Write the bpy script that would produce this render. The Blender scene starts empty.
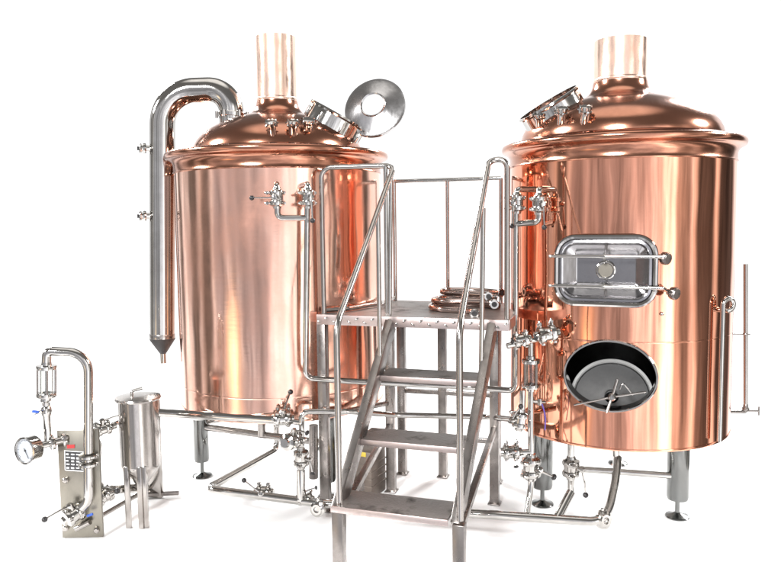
import bpy, bmesh, math, random
from mathutils import Vector as V, Matrix as M
random.seed(7)
PI = math.pi
S = bpy.context.scene
COL = S.collection

# ------------------------------------------------------------------ camera
F, PITCH, ROLL, CZ = 711.5, 0.082, -0.012, 1.837
cam = bpy.data.objects.new('camera', bpy.data.cameras.new('camera'))
COL.objects.link(cam)
cam.data.sensor_width = 36
cam.data.lens = 36 * F / 781
cam.data.clip_end = 400
cam.matrix_world = M.Translation((0, 0, CZ)) @ M.Rotation(PI / 2 - PITCH, 4, 'X') @ M.Rotation(ROLL, 4, 'Z')
S.camera = cam
cR, cU, cF = V((1, 0, 0)), V((0, math.sin(PITCH), math.cos(PITCH))), V((0, math.cos(PITCH), -math.sin(PITCH)))


def ray(u, v):
    du, dv = u - 390.5, v - 281
    a = du * math.cos(ROLL) + dv * math.sin(ROLL)
    b = -du * math.sin(ROLL) + dv * math.cos(ROLL)
    return cR * a - cU * b + cF * F


def A(u, v, Y):
    d = ray(u, v)
    return V((0, 0, CZ)) + d * (Y / d.y)


# ------------------------------------------------------------------ materials
def mat(name, base, metal=0.0, rough=0.4, **k):
    m = bpy.data.materials.new(name)
    m.use_nodes = True
    b = m.node_tree.nodes['Principled BSDF']
    b.inputs['Base Color'].default_value = (*base, 1)
    b.inputs['Metallic'].default_value = metal
    b.inputs['Roughness'].default_value = rough
    for a, v in k.items():
        b.inputs[a].default_value = v
    return m


def wear(m, scale, stretch, c2, mix=(.35, .7), rough=None, bump=0.0, bscale=4.0, bstretch=(1, 1, .4), fine=None, detail=6, seam=None):
    """blotchy tone, uneven polish and slight waviness"""
    nt = m.node_tree
    N, L = nt.nodes, nt.links
    b = N['Principled BSDF']
    tc = N.new('ShaderNodeTexCoord')
    mp = N.new('ShaderNodeMapping')
    mp.inputs['Scale'].default_value = stretch
    L.new(tc.outputs['Object'], mp.inputs[0])
    no = N.new('ShaderNodeTexNoise')
    no.inputs['Scale'].default_value = scale
    no.inputs['Detail'].default_value = detail
    no.inputs['Roughness'].default_value = .62
    L.new(mp.outputs[0], no.inputs['Vector'])
    r = N.new('ShaderNodeValToRGB')
    r.color_ramp.elements[0].position, r.color_ramp.elements[1].position = mix
    r.color_ramp.elements[0].color = b.inputs['Base Color'].default_value[:]
    r.color_ramp.elements[1].color = (*c2, 1)
    L.new(no.outputs['Fac'], r.inputs[0])
    L.new(r.outputs[0], b.inputs['Base Color'])
    if rough:
        mr = N.new('ShaderNodeMapRange')
        mr.inputs[1].default_value, mr.inputs[2].default_value = .3, .75
        mr.inputs[3].default_value, mr.inputs[4].default_value = rough
        L.new(no.outputs['Fac'], mr.inputs[0])
        L.new(mr.outputs[0], b.inputs['Roughness'])
    if bump or fine:
        m2 = N.new('ShaderNodeMapping')
        m2.inputs['Scale'].default_value = bstretch
        L.new(tc.outputs['Object'], m2.inputs[0])
        n2 = N.new('ShaderNodeTexNoise')
        n2.inputs['Scale'].default_value = bscale
        n2.inputs['Detail'].default_value = 2
        L.new(m2.outputs[0], n2.inputs['Vector'])
        bp = N.new('ShaderNodeBump')
        bp.inputs['Strength'].default_value = bump
        bp.inputs['Distance'].default_value = .02
        L.new(n2.outputs['Fac'], bp.inputs['Height'])
        last = bp
        if fine:
            m3 = N.new('ShaderNodeMapping')
            m3.inputs['Scale'].default_value = fine[1]
            m3.inputs['Rotation'].default_value = (0, fine[3] if len(fine) > 3 else 0, 0)
            L.new(tc.outputs['Object'], m3.inputs[0])
            n3 = N.new('ShaderNodeTexNoise')
            n3.inputs['Scale'].default_value = fine[0]
            n3.inputs['Detail'].default_value = 4
            L.new(m3.outputs[0], n3.inputs['Vector'])
            b3 = N.new('ShaderNodeBump')
            b3.inputs['Strength'].default_value = fine[2]
            b3.inputs['Distance'].default_value = .002
            L.new(n3.outputs['Fac'], b3.inputs['Height'])
            L.new(bp.outputs[0], b3.inputs['Normal'])
            last = b3
        if seam:
            sx = N.new('ShaderNodeSeparateXYZ')
            L.new(tc.outputs['Object'], sx.inputs[0])
            m1 = N.new('ShaderNodeMath'); m1.operation = 'SUBTRACT'; m1.inputs[1].default_value = seam
            L.new(sx.outputs['Z'], m1.inputs[0])
            m2_ = N.new('ShaderNodeMath'); m2_.operation = 'ABSOLUTE'
            L.new(m1.outputs[0], m2_.inputs[0])
            m3_ = N.new('ShaderNodeMapRange')
            m3_.inputs[2].default_value, m3_.inputs[3].default_value, m3_.inputs[4].default_value = .006, 1, 0
            L.new(m2_.outputs[0], m3_.inputs[0])
            b4 = N.new('ShaderNodeBump')
            b4.inputs['Strength'].default_value = .5
            b4.inputs['Distance'].default_value = .0012
            L.new(m3_.outputs[0], b4.inputs['Height'])
            L.new(last.outputs[0], b4.inputs['Normal'])
            last = b4
        L.new(last.outputs[0], b.inputs['Normal'])
    return m


COP = (.87, .415, .285)
copper = wear(mat('polished_copper', COP, 1, .12), 3.2, (1, 1, .5), (.77, .34, .22), rough=(.02, .10),
              bump=.42, bscale=2.7, bstretch=(1, 1, .34), fine=(7, (1.5, 1.5, 3), .035), detail=9, seam=1.137)
copperF = wear(mat('film_covered_copper', (.97, .625, .505), 1, .2), 3.6, (1, 1, .6), (.90, .50, .38), rough=(.04, .22),
               bump=.42, bscale=3.0, bstretch=(1, 1, .4), fine=(5, (1.5, 1.5, 9), .09, .5), detail=9, seam=.735)
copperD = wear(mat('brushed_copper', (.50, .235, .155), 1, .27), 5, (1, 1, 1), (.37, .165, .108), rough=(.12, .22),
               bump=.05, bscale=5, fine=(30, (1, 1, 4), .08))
copperP = wear(mat('film_wrapped_copper', (.86, .63, .52), 1, .3), 7, (1, 1, .5), (.66, .40, .30), mix=(.42, .66), rough=(.15, .42), bump=.22, bscale=9)
steel = wear(mat('polished_steel', (.54, .525, .505), 1, .12), 9, (1, 1, 1), (.42, .405, .385), rough=(.04, .13), bump=.03, bscale=12)
steelB = wear(mat('brushed_steel', (.42, .395, .375), 1, .30), 14, (1, 1, .5), (.33, .305, .285), rough=(.12, .27), fine=(40, (1, 1, 8), .08))
steelD = wear(mat('frame_steel', (.30, .275, .26), 1, .34), 10, (1, 1, 1), (.20, .183, .172), rough=(.2, .42), bump=.05, bscale=14)
legM = wear(mat('leg_steel', (.22, .225, .22), 1, .2), 8, (1, 1, .4), (.15, .152, .148), rough=(.10, .24))
lidM = wear(mat('spun_steel', (.52, .51, .51), 1, .25), 6, (1, 1, 1), (.40, .39, .39), rough=(.14, .28), bump=.12, bscale=14)
doorM = wear(mat('door_steel', (.40, .395, .41), 1, .2), 8, (1, 1, 1), (.30, .295, .31), rough=(.10, .22), bump=.05, bscale=14)
panelM = wear(mat('satin_steel_panel', (.30, .28, .24), 1, .40), 6, (1, 1, .5), (.22, .205, .175), rough=(.28, .42), fine=(60, (1, 1, 9), .06))
treadM = wear(mat('scuffed_tread_plate', (.25, .235, .225), .9, .5), 6, (1, 1, 1), (.075, .068, .064), mix=(.55, .68), rough=(.34, .6), bump=.22, bscale=90, bstretch=(1, 1, 1), detail=9)
edgeM = wear(mat('studded_edge_steel', (.58, .50, .48), 1, .36), 18, (1, 1, 1), (.44, .36, .34), rough=(.3, .5), bump=.08, bscale=20)
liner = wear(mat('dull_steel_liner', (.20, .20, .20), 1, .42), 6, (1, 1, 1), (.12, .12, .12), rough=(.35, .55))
black = wear(mat('black_plastic', (.012, .011, .012), 0, .32), 30, (1, 1, 1), (.022, .02, .02), rough=(.25, .5))
rubber = wear(mat('black_cone_coating', (.018, .016, .016), 0, .5), 20, (1, 1, 1), (.03, .028, .027), rough=(.4, .6))
hoseM = wear(mat('brown_hose', (.50, .40, .365), 1, .2), 4, (1, 1, 1), (.40, .31, .28), rough=(.10, .2))
glassM = mat('clear_glass', (.86, .88, .87), 0, .03, **{'Transmission Weight': 1.0, 'IOR': 1.45})
white = wear(mat('white_label', (.80, .80, .78), 0, .5), 20, (1, 1, 1), (.74, .74, .72))
gasketM = wear(mat('grey_gasket', (.42, .42, .41), 0, .45), 20, (1, 1, 1), (.36, .36, .35))
dialM = wear(mat('dial_face', (.40, .42, .45), 0, .35), 20, (1, 1, 1), (.36, .38, .41))
inkM = wear(mat('black_ink', (.02, .02, .022), 0, .5), 20, (1, 1, 1), (.035, .035, .035))
redM = wear(mat('red_mark', (.55, .03, .03), 0, .45), 20, (1, 1, 1), (.45, .03, .03))
blueM = wear(mat('blue_grip', (.02, .09, .45), 0, .4), 20, (1, 1, 1), (.02, .07, .36))
purpleM = wear(mat('purple_wire', (.10, .06, .32), 0, .4), 20, (1, 1, 1), (.08, .05, .26))
yellowM = wear(mat('yellow_sticker', (.62, .46, .06), 0, .5), 20, (1, 1, 1), (.5, .36, .05))
boxM = wear(mat('brown_grey_casing', (.20, .165, .14), .6, .5), 8, (1, 1, 1), (.13, .105, .09), rough=(.4, .6))
floorM = wear(mat('white_floor', (.93, .93, .93), 0, .8), 1.5, (1, 1, 1), (.91, .91, .91))


# ------------------------------------------------------------------ mesh helpers
def frame(d):
    d = d.normalized()
    t = V((0, 0, 1)) if abs(d.z) < .95 else V((1, 0, 0))
    x = d.cross(t).normalized()
    return x, x.cross(d).normalized()


class MB:
    def __init__(s):
        s.v, s.f = [], []

    def add(s, vs, fs):
        o = len(s.v)
        s.v += [V(p) for p in vs]
        s.f += [[i + o for i in f] for f in fs]
        return s

    def sweep(s, pts, r, n=14, caps=True, closed=False):
        """tube through the given points, parallel transported"""
        m = len(pts)
        rs = r if isinstance(r, (list, tuple)) else [r] * m
        tan = []
        for i in range(m):
            if closed:
                t = pts[(i + 1) % m] - pts[i - 1]
            else:
                t = pts[min(i + 1, m - 1)] - pts[max(i - 1, 0)]
            tan.append(t.normalized())
        x, y = frame(tan[0])
        vs, fs = [], []
        for i in range(m):
            if i:
                q = tan[i - 1].rotation_difference(tan[i])
                x = q @ x
            y = tan[i].cross(x).normalized()
            for k in range(n):
                a = 2 * PI * k / n
                vs.append(pts[i] + (x * math.cos(a) + y * math.sin(a)) * rs[i])
        for i in range(m if closed else m - 1):
            j = (i + 1) % m
            for k in range(n):
                k2 = (k + 1) % n
                fs.append([i * n + k, i * n + k2, j * n + k2, j * n + k])
        if caps and not closed:
            fs.append(list(range(n))[::-1])
            fs.append([(m - 1) * n + k for k in range(n)])
        return s.add(vs, fs)

    def tube(s, pts, r, bend=.05, n=14, caps=True):
        return s.sweep(fillet(pts, bend), r, n, caps)

    def cyl(s, a, b, r, r2=None, n=20):
        return s.sweep([V(a), V(b)], [r, r if r2 is None else r2], n)

    def lathe(s, prof, o=(0, 0, 0), ax=(0, 0, 1), n=48, sx=1.0, xdir=None):
        ax = V(ax).normalized()
        if xdir is None:
            x, y = frame(ax)
        else:
            x = V(xdir).normalized()
            y = ax.cross(x).normalized()
        o = V(o)
        vs, fs = [], []
        m = len(prof)
        for (r, z) in prof:
            for k in range(n):
                a = 2 * PI * k / n
                vs.append(o + ax * z + (x * math.cos(a) * sx + y * math.sin(a)) * max(r, 1e-5))
        for i in range(m - 1):
            for k in range(n):
                k2 = (k + 1) % n
                fs.append([i * n + k, i * n + k2, (i + 1) * n + k2, (i + 1) * n + k])
        return s.add(vs, fs)

    def ring(s, c, ax, R, r, n=40, m=10):
        x, y = frame(V(ax))
        pts = [V(c) + (x * math.cos(2 * PI * k / n) + y * math.sin(2 * PI * k / n)) * R for k in range(n)]
        return s.sweep(pts, r, m, closed=True)

    def sphere(s, c, r, n=16):
        k = 10
        return s.lathe([(r * math.sin(PI * i / k), -r * math.cos(PI * i / k)) for i in range(k + 1)], c, (0, 0, 1), n)

    def box(s, mtx, sx, sy, sz, bev=.003):
        bm = bmesh.new()
        bmesh.ops.create_cube(bm, size=1)
        for v in bm.verts:
            v.co = V((v.co.x * sx, v.co.y * sy, v.co.z * sz))
        if bev:
            bmesh.ops.bevel(bm, geom=bm.edges[:], offset=min(bev, .45 * min(sx, sy, sz)), segments=2, affect='EDGES', profile=.5)
        bm.verts.index_update()
        vs = [mtx @ v.co for v in bm.verts]
        fs = [[v.index for v in f.verts] for f in bm.faces]
        bm.free()
        return s.add(vs, fs)

    def bar(s, a, b, w, h, up=(0, 0, 1), bev=.003):
        """rectangular bar from a to b, w sideways, h along up"""
        a, b = V(a), V(b)
        d = (b - a)
        x = d.normalized()
        y = V(up).cross(x).normalized()
        z = x.cross(y)
        m = M((( x.x, y.x, z.x, 0), (x.y, y.y, z.y, 0), (x.z, y.z, z.z, 0), (0, 0, 0, 1)))
        return s.box(M.Translation((a + b) / 2) @ m, d.length, w, h, bev)

    def prism(s, poly, z0, z1, bev=.0):
        n = len(poly)
        vs = [V((x, y, z0)) for x, y in poly] + [V((x, y, z1)) for x, y in poly]
        fs = [list(range(n))[::-1], list(range(n, 2 * n))]
        for i in range(n):
            j = (i + 1) % n
            fs.append([i, j, n + j, n + i])
        return s.add(vs, fs)

    def build(s, name, m, parent=None, org=None, sharp=32):
        me = bpy.data.meshes.new(name)
        if parent is not None:
            r = parent
            while r.parent:
                r = r.parent
            inv = r.matrix_basis.inverted()
        else:
            inv = M.Translation(-V(org)) if org is not None else M()
        me.from_pydata([inv @ v for v in s.v], [], s.f)
        bm = bmesh.new()
        bm.from_mesh(me)
        bmesh.ops.remove_doubles(bm, verts=bm.verts, dist=2e-5)
        bmesh.ops.recalc_face_normals(bm, faces=bm.faces)
        bm.to_mesh(me)
        bm.free()
        me.materials.append(m)
        me.shade_smooth()
        me.set_sharp_from_angle(angle=math.radians(sharp))
        o = bpy.data.objects.new(name, me)
        COL.objects.link(o)
        if parent is not None:
            o.parent = parent
        elif org is not None:
            o.location = org
        return o


def fillet(pts, rad, k=7):
    pts = [V(p) for p in pts]
    out = [pts[0]]
    for i in range(1, len(pts) - 1):
        p, a, b = pts[i], pts[i - 1], pts[i + 1]
        d1, d2 = (a - p), (b - p)
        rr = rad[i] if isinstance(rad, (list, tuple)) else rad
        t = min(rr, d1.length * .48, d2.length * .48)
        s, e = p + d1.normalized() * t, p + d2.normalized() * t
        # circular-like arc through a quadratic with stronger corner weight
        for j in range(k + 1):
            q = j / k
            w0, w1, w2 = (1 - q) ** 2, 2 * q * (1 - q) * .75, q * q
            out.append((s * w0 + p * w1 + e * w2) / (w0 + w1 + w2))
    out.append(pts[-1])
    return out


def tag(o, label=None, cat=None, group=None, kind=None):
    for k, v in (('label', label), ('category', cat), ('group', group), ('kind', kind)):
        if v:
            o[k] = v
    return o


def thing(name, label, cat, mtx, group=None):
    o = bpy.data.objects.new(name, None)
    COL.objects.link(o)
    o.empty_display_size = .1
    if isinstance(mtx, M):
        o.matrix_basis = mtx
    else:
        o.location = mtx
    return tag(o, label, cat, group)


def copy_tree(o, parent=None):
    c = o.copy()
    COL.objects.link(c)
    c.parent = parent
    for ch in list(o.children):
        copy_tree(ch, c)
    return c


def axes(p, x, z):
    """matrix with its z along z and its x near x"""
    z = V(z).normalized()
    x = V(x)
    x = (x - z * x.dot(z)).normalized()
    y = z.cross(x)
    p = V(p)
    return M(((x.x, y.x, z.x, p.x), (x.y, y.y, z.y, p.y), (x.z, y.z, z.z, p.z), (0, 0, 0, 1)))


def eul(m):
    return m


# ------------------------------------------------------------------ kettles
KR = V((1.502, 4.698, 0)); RR = .700
KL = V((-.789, 5.139, 0)); RL = .724


def cyl_point(K, R, ang, z):
    return V((K.x + R * math.cos(ang), K.y + R * math.sin(ang), z))


def hit(K, R, u, v):
    d = ray(u, v)
    o = V((0, 0, CZ))
    ox, oy = o.x - K.x, o.y - K.y
    a = d.x ** 2 + d.y ** 2
    b = 2 * (ox * d.x + oy * d.y)
    c = ox * ox + oy * oy - R * R
    t = (-b - math.sqrt(b * b - 4 * a * c)) / (2 * a)
    p = o + d * t
    return p, math.atan2(p.y - K.y, p.x - K.x)


def shell(name, m, parent, K, R, z0, z1, hole=None, inward=False, n=224):
    """open cylinder wall, optionally with an oval opening (angle, z, half width, half height)"""
    mb = MB()
    if hole is None:
        zs = [z0 + (z1 - z0) * i / 24 for i in range(25)]
        mb.lathe([(R, z) for z in zs], K, n=n)
    else:
        th, zc, hw, hh = hole
        aw = hw / R
        t0, t1 = th - aw * 1.35, th + aw * 1.35
        b0, b1 = zc - hh * 1.3, zc + hh * 1.3
        def grid(ta, tb, za, zb, nt, nz):
            vs, fs = [], []
            for i in range(nz + 1):
                for j in range(nt + 1):
                    vs.append(cyl_point(K, R, ta + (tb - ta) * j / nt, za + (zb - za) * i / nz))
            for i in range(nz):
                for j in range(nt):
                    a = i * (nt + 1) + j
                    fs.append([a, a + 1, a + nt + 2, a + nt + 1])
            mb.add(vs, fs)
        n1, n2 = 48, 180
        grid(t0, t1, z0, b0, n1, 8)
        grid(t0, t1, b1, z1, n1, 12)
        for za, zb, nz in ((z0, b0, 8), (b0, b1, 24), (b1, z1, 12)):
            grid(t1, t0 + 2 * PI, za, zb, n2, nz)
        # patch with the oval; border points follow the neighbouring grids
        bord = [(t0 + (t1 - t0) * j / n1, b0) for j in range(n1)] + [(t1, b0 + (b1 - b0) * i / 24) for i in range(24)] \
            + [(t1 - (t1 - t0) * j / n1, b1) for j in range(n1)] + [(t0, b1 - (b1 - b0) * i / 24) for i in range(24)]
        nb = len(bord)
        K_ = 10
        vs, fs = [], []
        for (t, z) in bord:
            a = math.atan2((z - zc) / (hh * 1.3), (t - th) / (aw * 1.35))
            et, ez = th + aw * math.cos(a), zc + hh * math.sin(a)
            for k in range(K_ + 1):
                q = k / K_
                vs.append(cyl_point(K, R, t + (et - t) * q, z + (ez - z) * q))
        for i in range(nb):
            j = (i + 1) % nb
            for k in range(K_):
                fs.append([i * (K_ + 1) + k, j * (K_ + 1) + k, j * (K_ + 1) + k + 1, i * (K_ + 1) + k + 1])
        mb.add(vs, fs)
    o = mb.build(name, m, parent)
    me = o.data
    off = parent.location
    sg = -1 if inward else 1
    nor = []
    for v in me.vertices:
        q = v.co + off - K
        nor.append(V((q.x, q.y, 0)).normalized())
    me.normals_split_custom_set_from_vertices([x * 1 for x in nor])
    return o


t_prof = {}


def dome_hit(t, K, u, v):
    pr = t_prof[t.name]
    d = ray(u, v)
    for i in range(4000):
        p = V((0, 0, CZ)) + d * ((3.2 + i * .0006) / d.y)
        r = math.hypot(p.x - K.x, p.y - K.y)
        for (r0, z0), (r1, z1) in zip(pr, pr[1:]):
            if r1 <= r <= r0:
                if p.z < z0 + (z1 - z0) * (r0 - r) / max(1e-6, r0 - r1):
                    return p
                break
    return A(u, v, K.y)


def kettle(K, R, zb, label, ztop, chim_r, dome_s, copmat, dsc=1.0):
    t = thing('brewing_kettle', label, 'kettle', (K.x, K.y, 0), 'copper brewing kettles')
    zt = 2.20
    # rolled rim
    ds = R / .7 * dsc
    qi = .63 * ds / R
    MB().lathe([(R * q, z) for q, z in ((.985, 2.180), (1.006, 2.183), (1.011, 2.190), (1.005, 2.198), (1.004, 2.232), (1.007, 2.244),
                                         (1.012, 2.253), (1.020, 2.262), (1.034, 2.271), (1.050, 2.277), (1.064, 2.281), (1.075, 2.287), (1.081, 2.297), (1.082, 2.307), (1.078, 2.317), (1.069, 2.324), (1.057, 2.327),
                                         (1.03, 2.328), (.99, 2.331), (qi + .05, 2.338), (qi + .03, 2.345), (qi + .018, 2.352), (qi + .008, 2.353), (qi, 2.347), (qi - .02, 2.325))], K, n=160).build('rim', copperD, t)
    prof = [(.632, 2.325), (.631, 2.36), (.622, 2.398), (.603, 2.435), (.573, 2.471), (.53, 2.505), (.475, 2.537), (.41, 2.566), (.345, 2.590), (.30, 2.604),
            (.255, 2.616), (.225, 2.629), (.203, 2.646), (.188, 2.668), (.178, 2.693), (.1735, 2.72)]
    pr = []
    for r, z in prof:
        r2 = r * ds
        if r < .3:
            q = (r - .171) / (.30 - .171)
            r2 = chim_r * 1.025 + (.30 * ds - chim_r * 1.025) * q
        pr.append((r2, z - dome_s))
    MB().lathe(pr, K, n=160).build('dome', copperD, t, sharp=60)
    t_prof[t.name] = pr
    zc = 2.715 - dome_s
    ch = MB().lathe([(chim_r * .93, ztop), (chim_r * 1.0, ztop), (chim_r, zc + .03), (chim_r * 1.01, zc + .01), (chim_r * 1.0, zc - .03)], K, n=64).build('chimney', copperP, t)
    mb = MB()
    mb.lathe([(chim_r * 1.004, zc + .03), (chim_r * 1.022, zc + .024), (chim_r * 1.022, zc + .012), (chim_r * 1.004, zc + .006)], K, n=64)
    mb.build('clamp_band', copperP, ch)
    # dished bottom
    MB().lathe([(.985 * R, zb + .004), (.93 * R, zb - .012), (.75 * R, zb - .045), (.4 * R, zb - .075), (0, zb - .085)], K, n=96).build('dished_bottom', steelB, t)
    MB().lathe([(.985 * R, zb + .002), (1.003 * R, zb + .001), (1.006 * R, zb + .008), (1.003 * R, zb + .016), (.99 * R, zb + .016)], K, n=160).build('bottom_edge', copmat, t)
    return t


def leg(t, K, x, y, zb, r, wrap=None):
    top = zb + .01
    o = MB().lathe([(0, top), (r, top), (r, .135), (r * .92, .115), (0, .113)], (x, y, 0), n=40).build('leg', legM, t)
    MB().lathe([(0, .12), (.014, .12), (.014, .03), (.03, .022), (.068, .012), (.072, .006), (.070, .0005), (0, .0005)], (x, y, 0), n=32).build('foot', legM, o)
    if wrap:
        MB().lathe([(r * 1.005, zb - .125), (r * 1.03, zb - .122), (r * 1.03, zb - .045), (r * 1.005, zb - .042)], (x, y, 0), n=40).build('wrap', wrap, o)
    return o


def stub(t, p, ax, r=.028, h=.075, name='sight_port'):
    o = MB().lathe([(r * 1.0, -.03), (r * 1.0, h * .5), (r * 1.2, h * .5), (r * 1.25, h * .62), (r * 1.05, h * .68), (r * 1.05, h * .78),
                    (r * 1.25, h * .82), (r * 1.2, h), (r * .9, h * 1.04), (0, h * 1.04)], p, ax, n=24).build(name, steel, t)
    x, y = frame(V(ax))
    for k in range(3):
        mb = MB()
        a = 2 * PI * k / 3 + .5
        d = x * math.cos(a) + y * math.sin(a)
        mb.cyl(V(p) + d * r * 1.3 + V(ax).normalized() * h * .4, V(p) + d * r * 1.3 + V(ax).normalized() * h * 1.05, .006, n=8)
        mb.cyl(V(p) + d * r * .9 + V(ax).normalized() * h * .7, V(p) + d * r * 1.75 + V(ax).normalized() * h * .7, .007, n=8)
        mb.build('wing_nut', steel, o)
    return o


# ---- left kettle
ZBL, ZBR = .575, .500
kl = kettle(KL, RL, ZBL, 'copper brewing kettle with a dished round lid swung open on its dome', 3.145, .138, .02, copperF, .91)
shell('shell', copperF, kl, KL, RL, ZBL + .012, 2.192)
for ang, rr in ((185, .61), (306, .60), (66, .60)):
    leg(kl, KL, KL.x + rr * math.cos(math.radians(ang)), KL.y + rr * math.sin(math.radians(ang)), ZBL - .02, .055, white if ang == 185 else None)
L1 = V((KL.x + .61 * math.cos(math.radians(185)), KL.y + .61 * math.sin(math.radians(185)), 0))
L2 = V((KL.x + .60 * math.cos(math.radians(306)), KL.y + .60 * math.sin(math.radians(306)), 0))
L3 = V((KL.x + .60 * math.cos(math.radians(66)), KL.y + .60 * math.sin(math.radians(66)), 0))
for a, b, z in ((L1, L2, .37), (L1, L3, .40)):
    MB().cyl(a + V((0, 0, z)), b + V((0, 0, z)), .024).build('leg_brace', steelB, kl)
mb = MB()
mb.cyl(L1 + V((.03, 0, .40)), V((KL.x - .25, KL.y - .1, ZBL - .055)), .018)
mb.build('gusset', steelB, kl)
pd = A(262, 440, 4.85)
MB().cyl(V((pd.x, pd.y, .37)), V((pd.x, pd.y, ZBL - .02)), .03).build('drain_stub', steelB, kl)
pd = A(270, 437, 4.85)
MB().cyl(V((pd.x + .05, pd.y + .02, .43)), V((pd.x + .05, pd.y + .02, ZBL - .02)), .03).build('drain_stub', steelB, kl)

# round manway with its lid on the left dome
axm = V((.50, -.06, .865)).normalized()
pm = A(333, 126, 5.02) - axm * .085
ro = .205
mw = MB().lathe([(ro * .93, .02), (ro * .93, .145), (ro * 1.04, .15), (ro * 1.06, .16), (ro * 1.04, .172), (ro * .985, .172), (ro * .985, .155), (ro, .14), (ro, -.02)],
                pm, axm, n=72).build('manway_collar', steel, kl)
x_, y_ = frame(axm)
for k in range(8):
    mb = MB()
    a = 2 * PI * k / 8 + .3
    d = x_ * math.cos(a) + y_ * math.sin(a)
    mb.bar(pm + d * ro * 1.03 + axm * .06, pm + d * ro * 1.03 + axm * .13, .014, .014, d)
    mb.build('clamp_lug', steel, mw)
pl = A(375, 108, 5.02)
axl = V((-.30, -1, .36)).normalized()
RLID = .218
ld = MB().lathe([(RLID * .36, .052), (RLID * .40, .058), (RLID * .42, .05), (RLID * .93, .012), (RLID, .012), (RLID * 1.01, 0), (RLID, -.014),
                 (RLID * .93, -.012), (RLID * .42, .03), (RLID * .38, .034), (RLID * .36, .052)], pl, axl, n=96).build('lid', lidM, kl, sharp=25)
MB().lathe([(RLID * .36, .044), (0, .044)], pl, axl, n=48).build('window', glassM, ld)
hx = pm + V((ro * .92, 0, -.02)) + axm * .16
mb = MB()
mb.bar(hx + V((0, .03, 0)), pl + V((-.10, .06, -.135)), .045, .012)
mb.cyl(hx + V((0, .005, 0)), hx + V((0, .07, 0)), .012)
mb.build('hinge', steel, ld)


def dome_pt(K, R, u, v, Y):
    return A(u, v, Y)


stub(kl, dome_hit(kl, KL, 272, 132), (-.05, -.45, .9))
stub(kl, dome_hit(kl, KL, 293, 132), (.05, -.45, .9))
stub(kl, dome_hit(kl, KL, 308, 128), (.12, -.5, .85), .032, .06, 'manway_latch')

# ---- right kettle
kr = kettle(KR, RR, ZBR, 'copper brewing kettle with a rectangular steel door and an open oval manhole', 2.985, .163, 0, copper)
pc, ath = hit(KR, RR, 610, 376)
HW, HH = .262, .213
hole = (ath, pc.z, HW, HH)
shell('shell', copper, kr, KR, RR, ZBR + .012, 2.192, hole)
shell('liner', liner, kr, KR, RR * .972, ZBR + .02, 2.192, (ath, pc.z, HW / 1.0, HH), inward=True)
LR = [(-.533, -.21), (.255, -.428), (.20, .55)]
for dx, dy in LR:
    leg(kr, KR, KR.x + dx, KR.y + dy, ZBR - .03, .066)
mb = MB()
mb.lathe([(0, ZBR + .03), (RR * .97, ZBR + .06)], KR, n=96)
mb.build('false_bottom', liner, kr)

# oval manhole neck
nrm = V((math.cos(ath), math.sin(ath), 0))
tng = V((-math.sin(ath), math.cos(ath), 0))


def oval(mb, c, hw, hh, prof, x, y, z, n=96):
    """prof: list of (outward offset, along z)"""
    vs, fs = [], []
    m = len(prof)
    for (o, h) in prof:
        for k in range(n):
            a = 2 * PI * k / n
            vs.append(c + x * (math.cos(a) * (hw + o)) + y * (math.sin(a) * (hh + o)) + z * h)
    for i in range(m - 1):
        for k in range(n):
            k2 = (k + 1) % n
            fs.append([i * n + k, i * n + k2, (i + 1) * n + k2, (i + 1) * n + k])
    mb.add(vs, fs)
    return mb


UP = V((0, 0, 1))
c0 = V((KR.x, KR.y, pc.z)) + nrm * RR
nk = oval(MB(), c0, HW - .008, HH - .008, [(-.008, -.09), (-.008, .012), (-.004, .017), (.004, .017), (.009, .010), (.010, -.075)], tng, UP, nrm).build('manhole_neck', steel, kr)
# the cover, swung in and leaning back below the opening
cz = (nrm * .80 + UP * .60).normalized()
cx = tng
cy = cz.cross(cx).normalized()
cc = c0 - nrm * .205 - UP * .168
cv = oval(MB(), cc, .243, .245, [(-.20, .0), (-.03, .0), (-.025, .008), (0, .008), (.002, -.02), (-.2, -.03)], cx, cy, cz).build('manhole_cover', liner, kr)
oval(MB(), cc, .234, .236, [(-.014, .009), (-.010, .020), (.006, .020), (.010, .009)], cx, cy, cz).build('gasket', gasketM, cv)
# spider handle at the lower lip
hc = A(612, 397, 4.0) - nrm * .0
h0, _ = hit(KR, RR + .045, 612, 397)
hub = MB().lathe([(0, -.03), (.02, -.03), (.022, .012), (.014, .022), (0, .024)], h0, nrm, n=20).build('clamp_handle', steel, kr)
for (u, v, dd, r) in ((574, 405, .07, .006), (646, 392, .02, .0065), (617.5, 379, .045, .0085), (606.5, 413, .085, .009)):
    e, _ = hit(KR, RR + dd, u, v)
    mb = MB()
    mb.sweep([h0, h0 + (e - h0) * .9, e], [r, r, r * .8], 12)
    mb.build('arm', steelB, hub)
mb = MB()
q = [hit(KR, RR - .03, u, v)[0] for u, v in ((620, 389), (622.5, 382.5), (633, 395))]
mb.tube(q, .006, .02)
mb.build('latch', steel, hub)

# rectangular door
pd_, ad = hit(KR, RR, 606, 270)
dn = V((math.cos(ad), math.sin(ad), 0))
dt = V((-math.sin(ad), math.cos(ad), 0))
DC = V((KR.x, KR.y, pd_.z)) + dn * (RR + .052)


def rrect(hw, hh, r, n=10):
    out = []
    for cx_, cy_, a0 in ((hw - r, hh - r, 0), (-hw + r, hh - r, PI / 2), (-hw + r, -hh + r, PI), (hw - r, -hh + r, 1.5 * PI)):
        for k in range(n + 1):
            a = a0 + PI / 2 * k / n
            out.append((cx_ + r * math.cos(a), cy_ + r * math.sin(a)))
    return out


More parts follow.
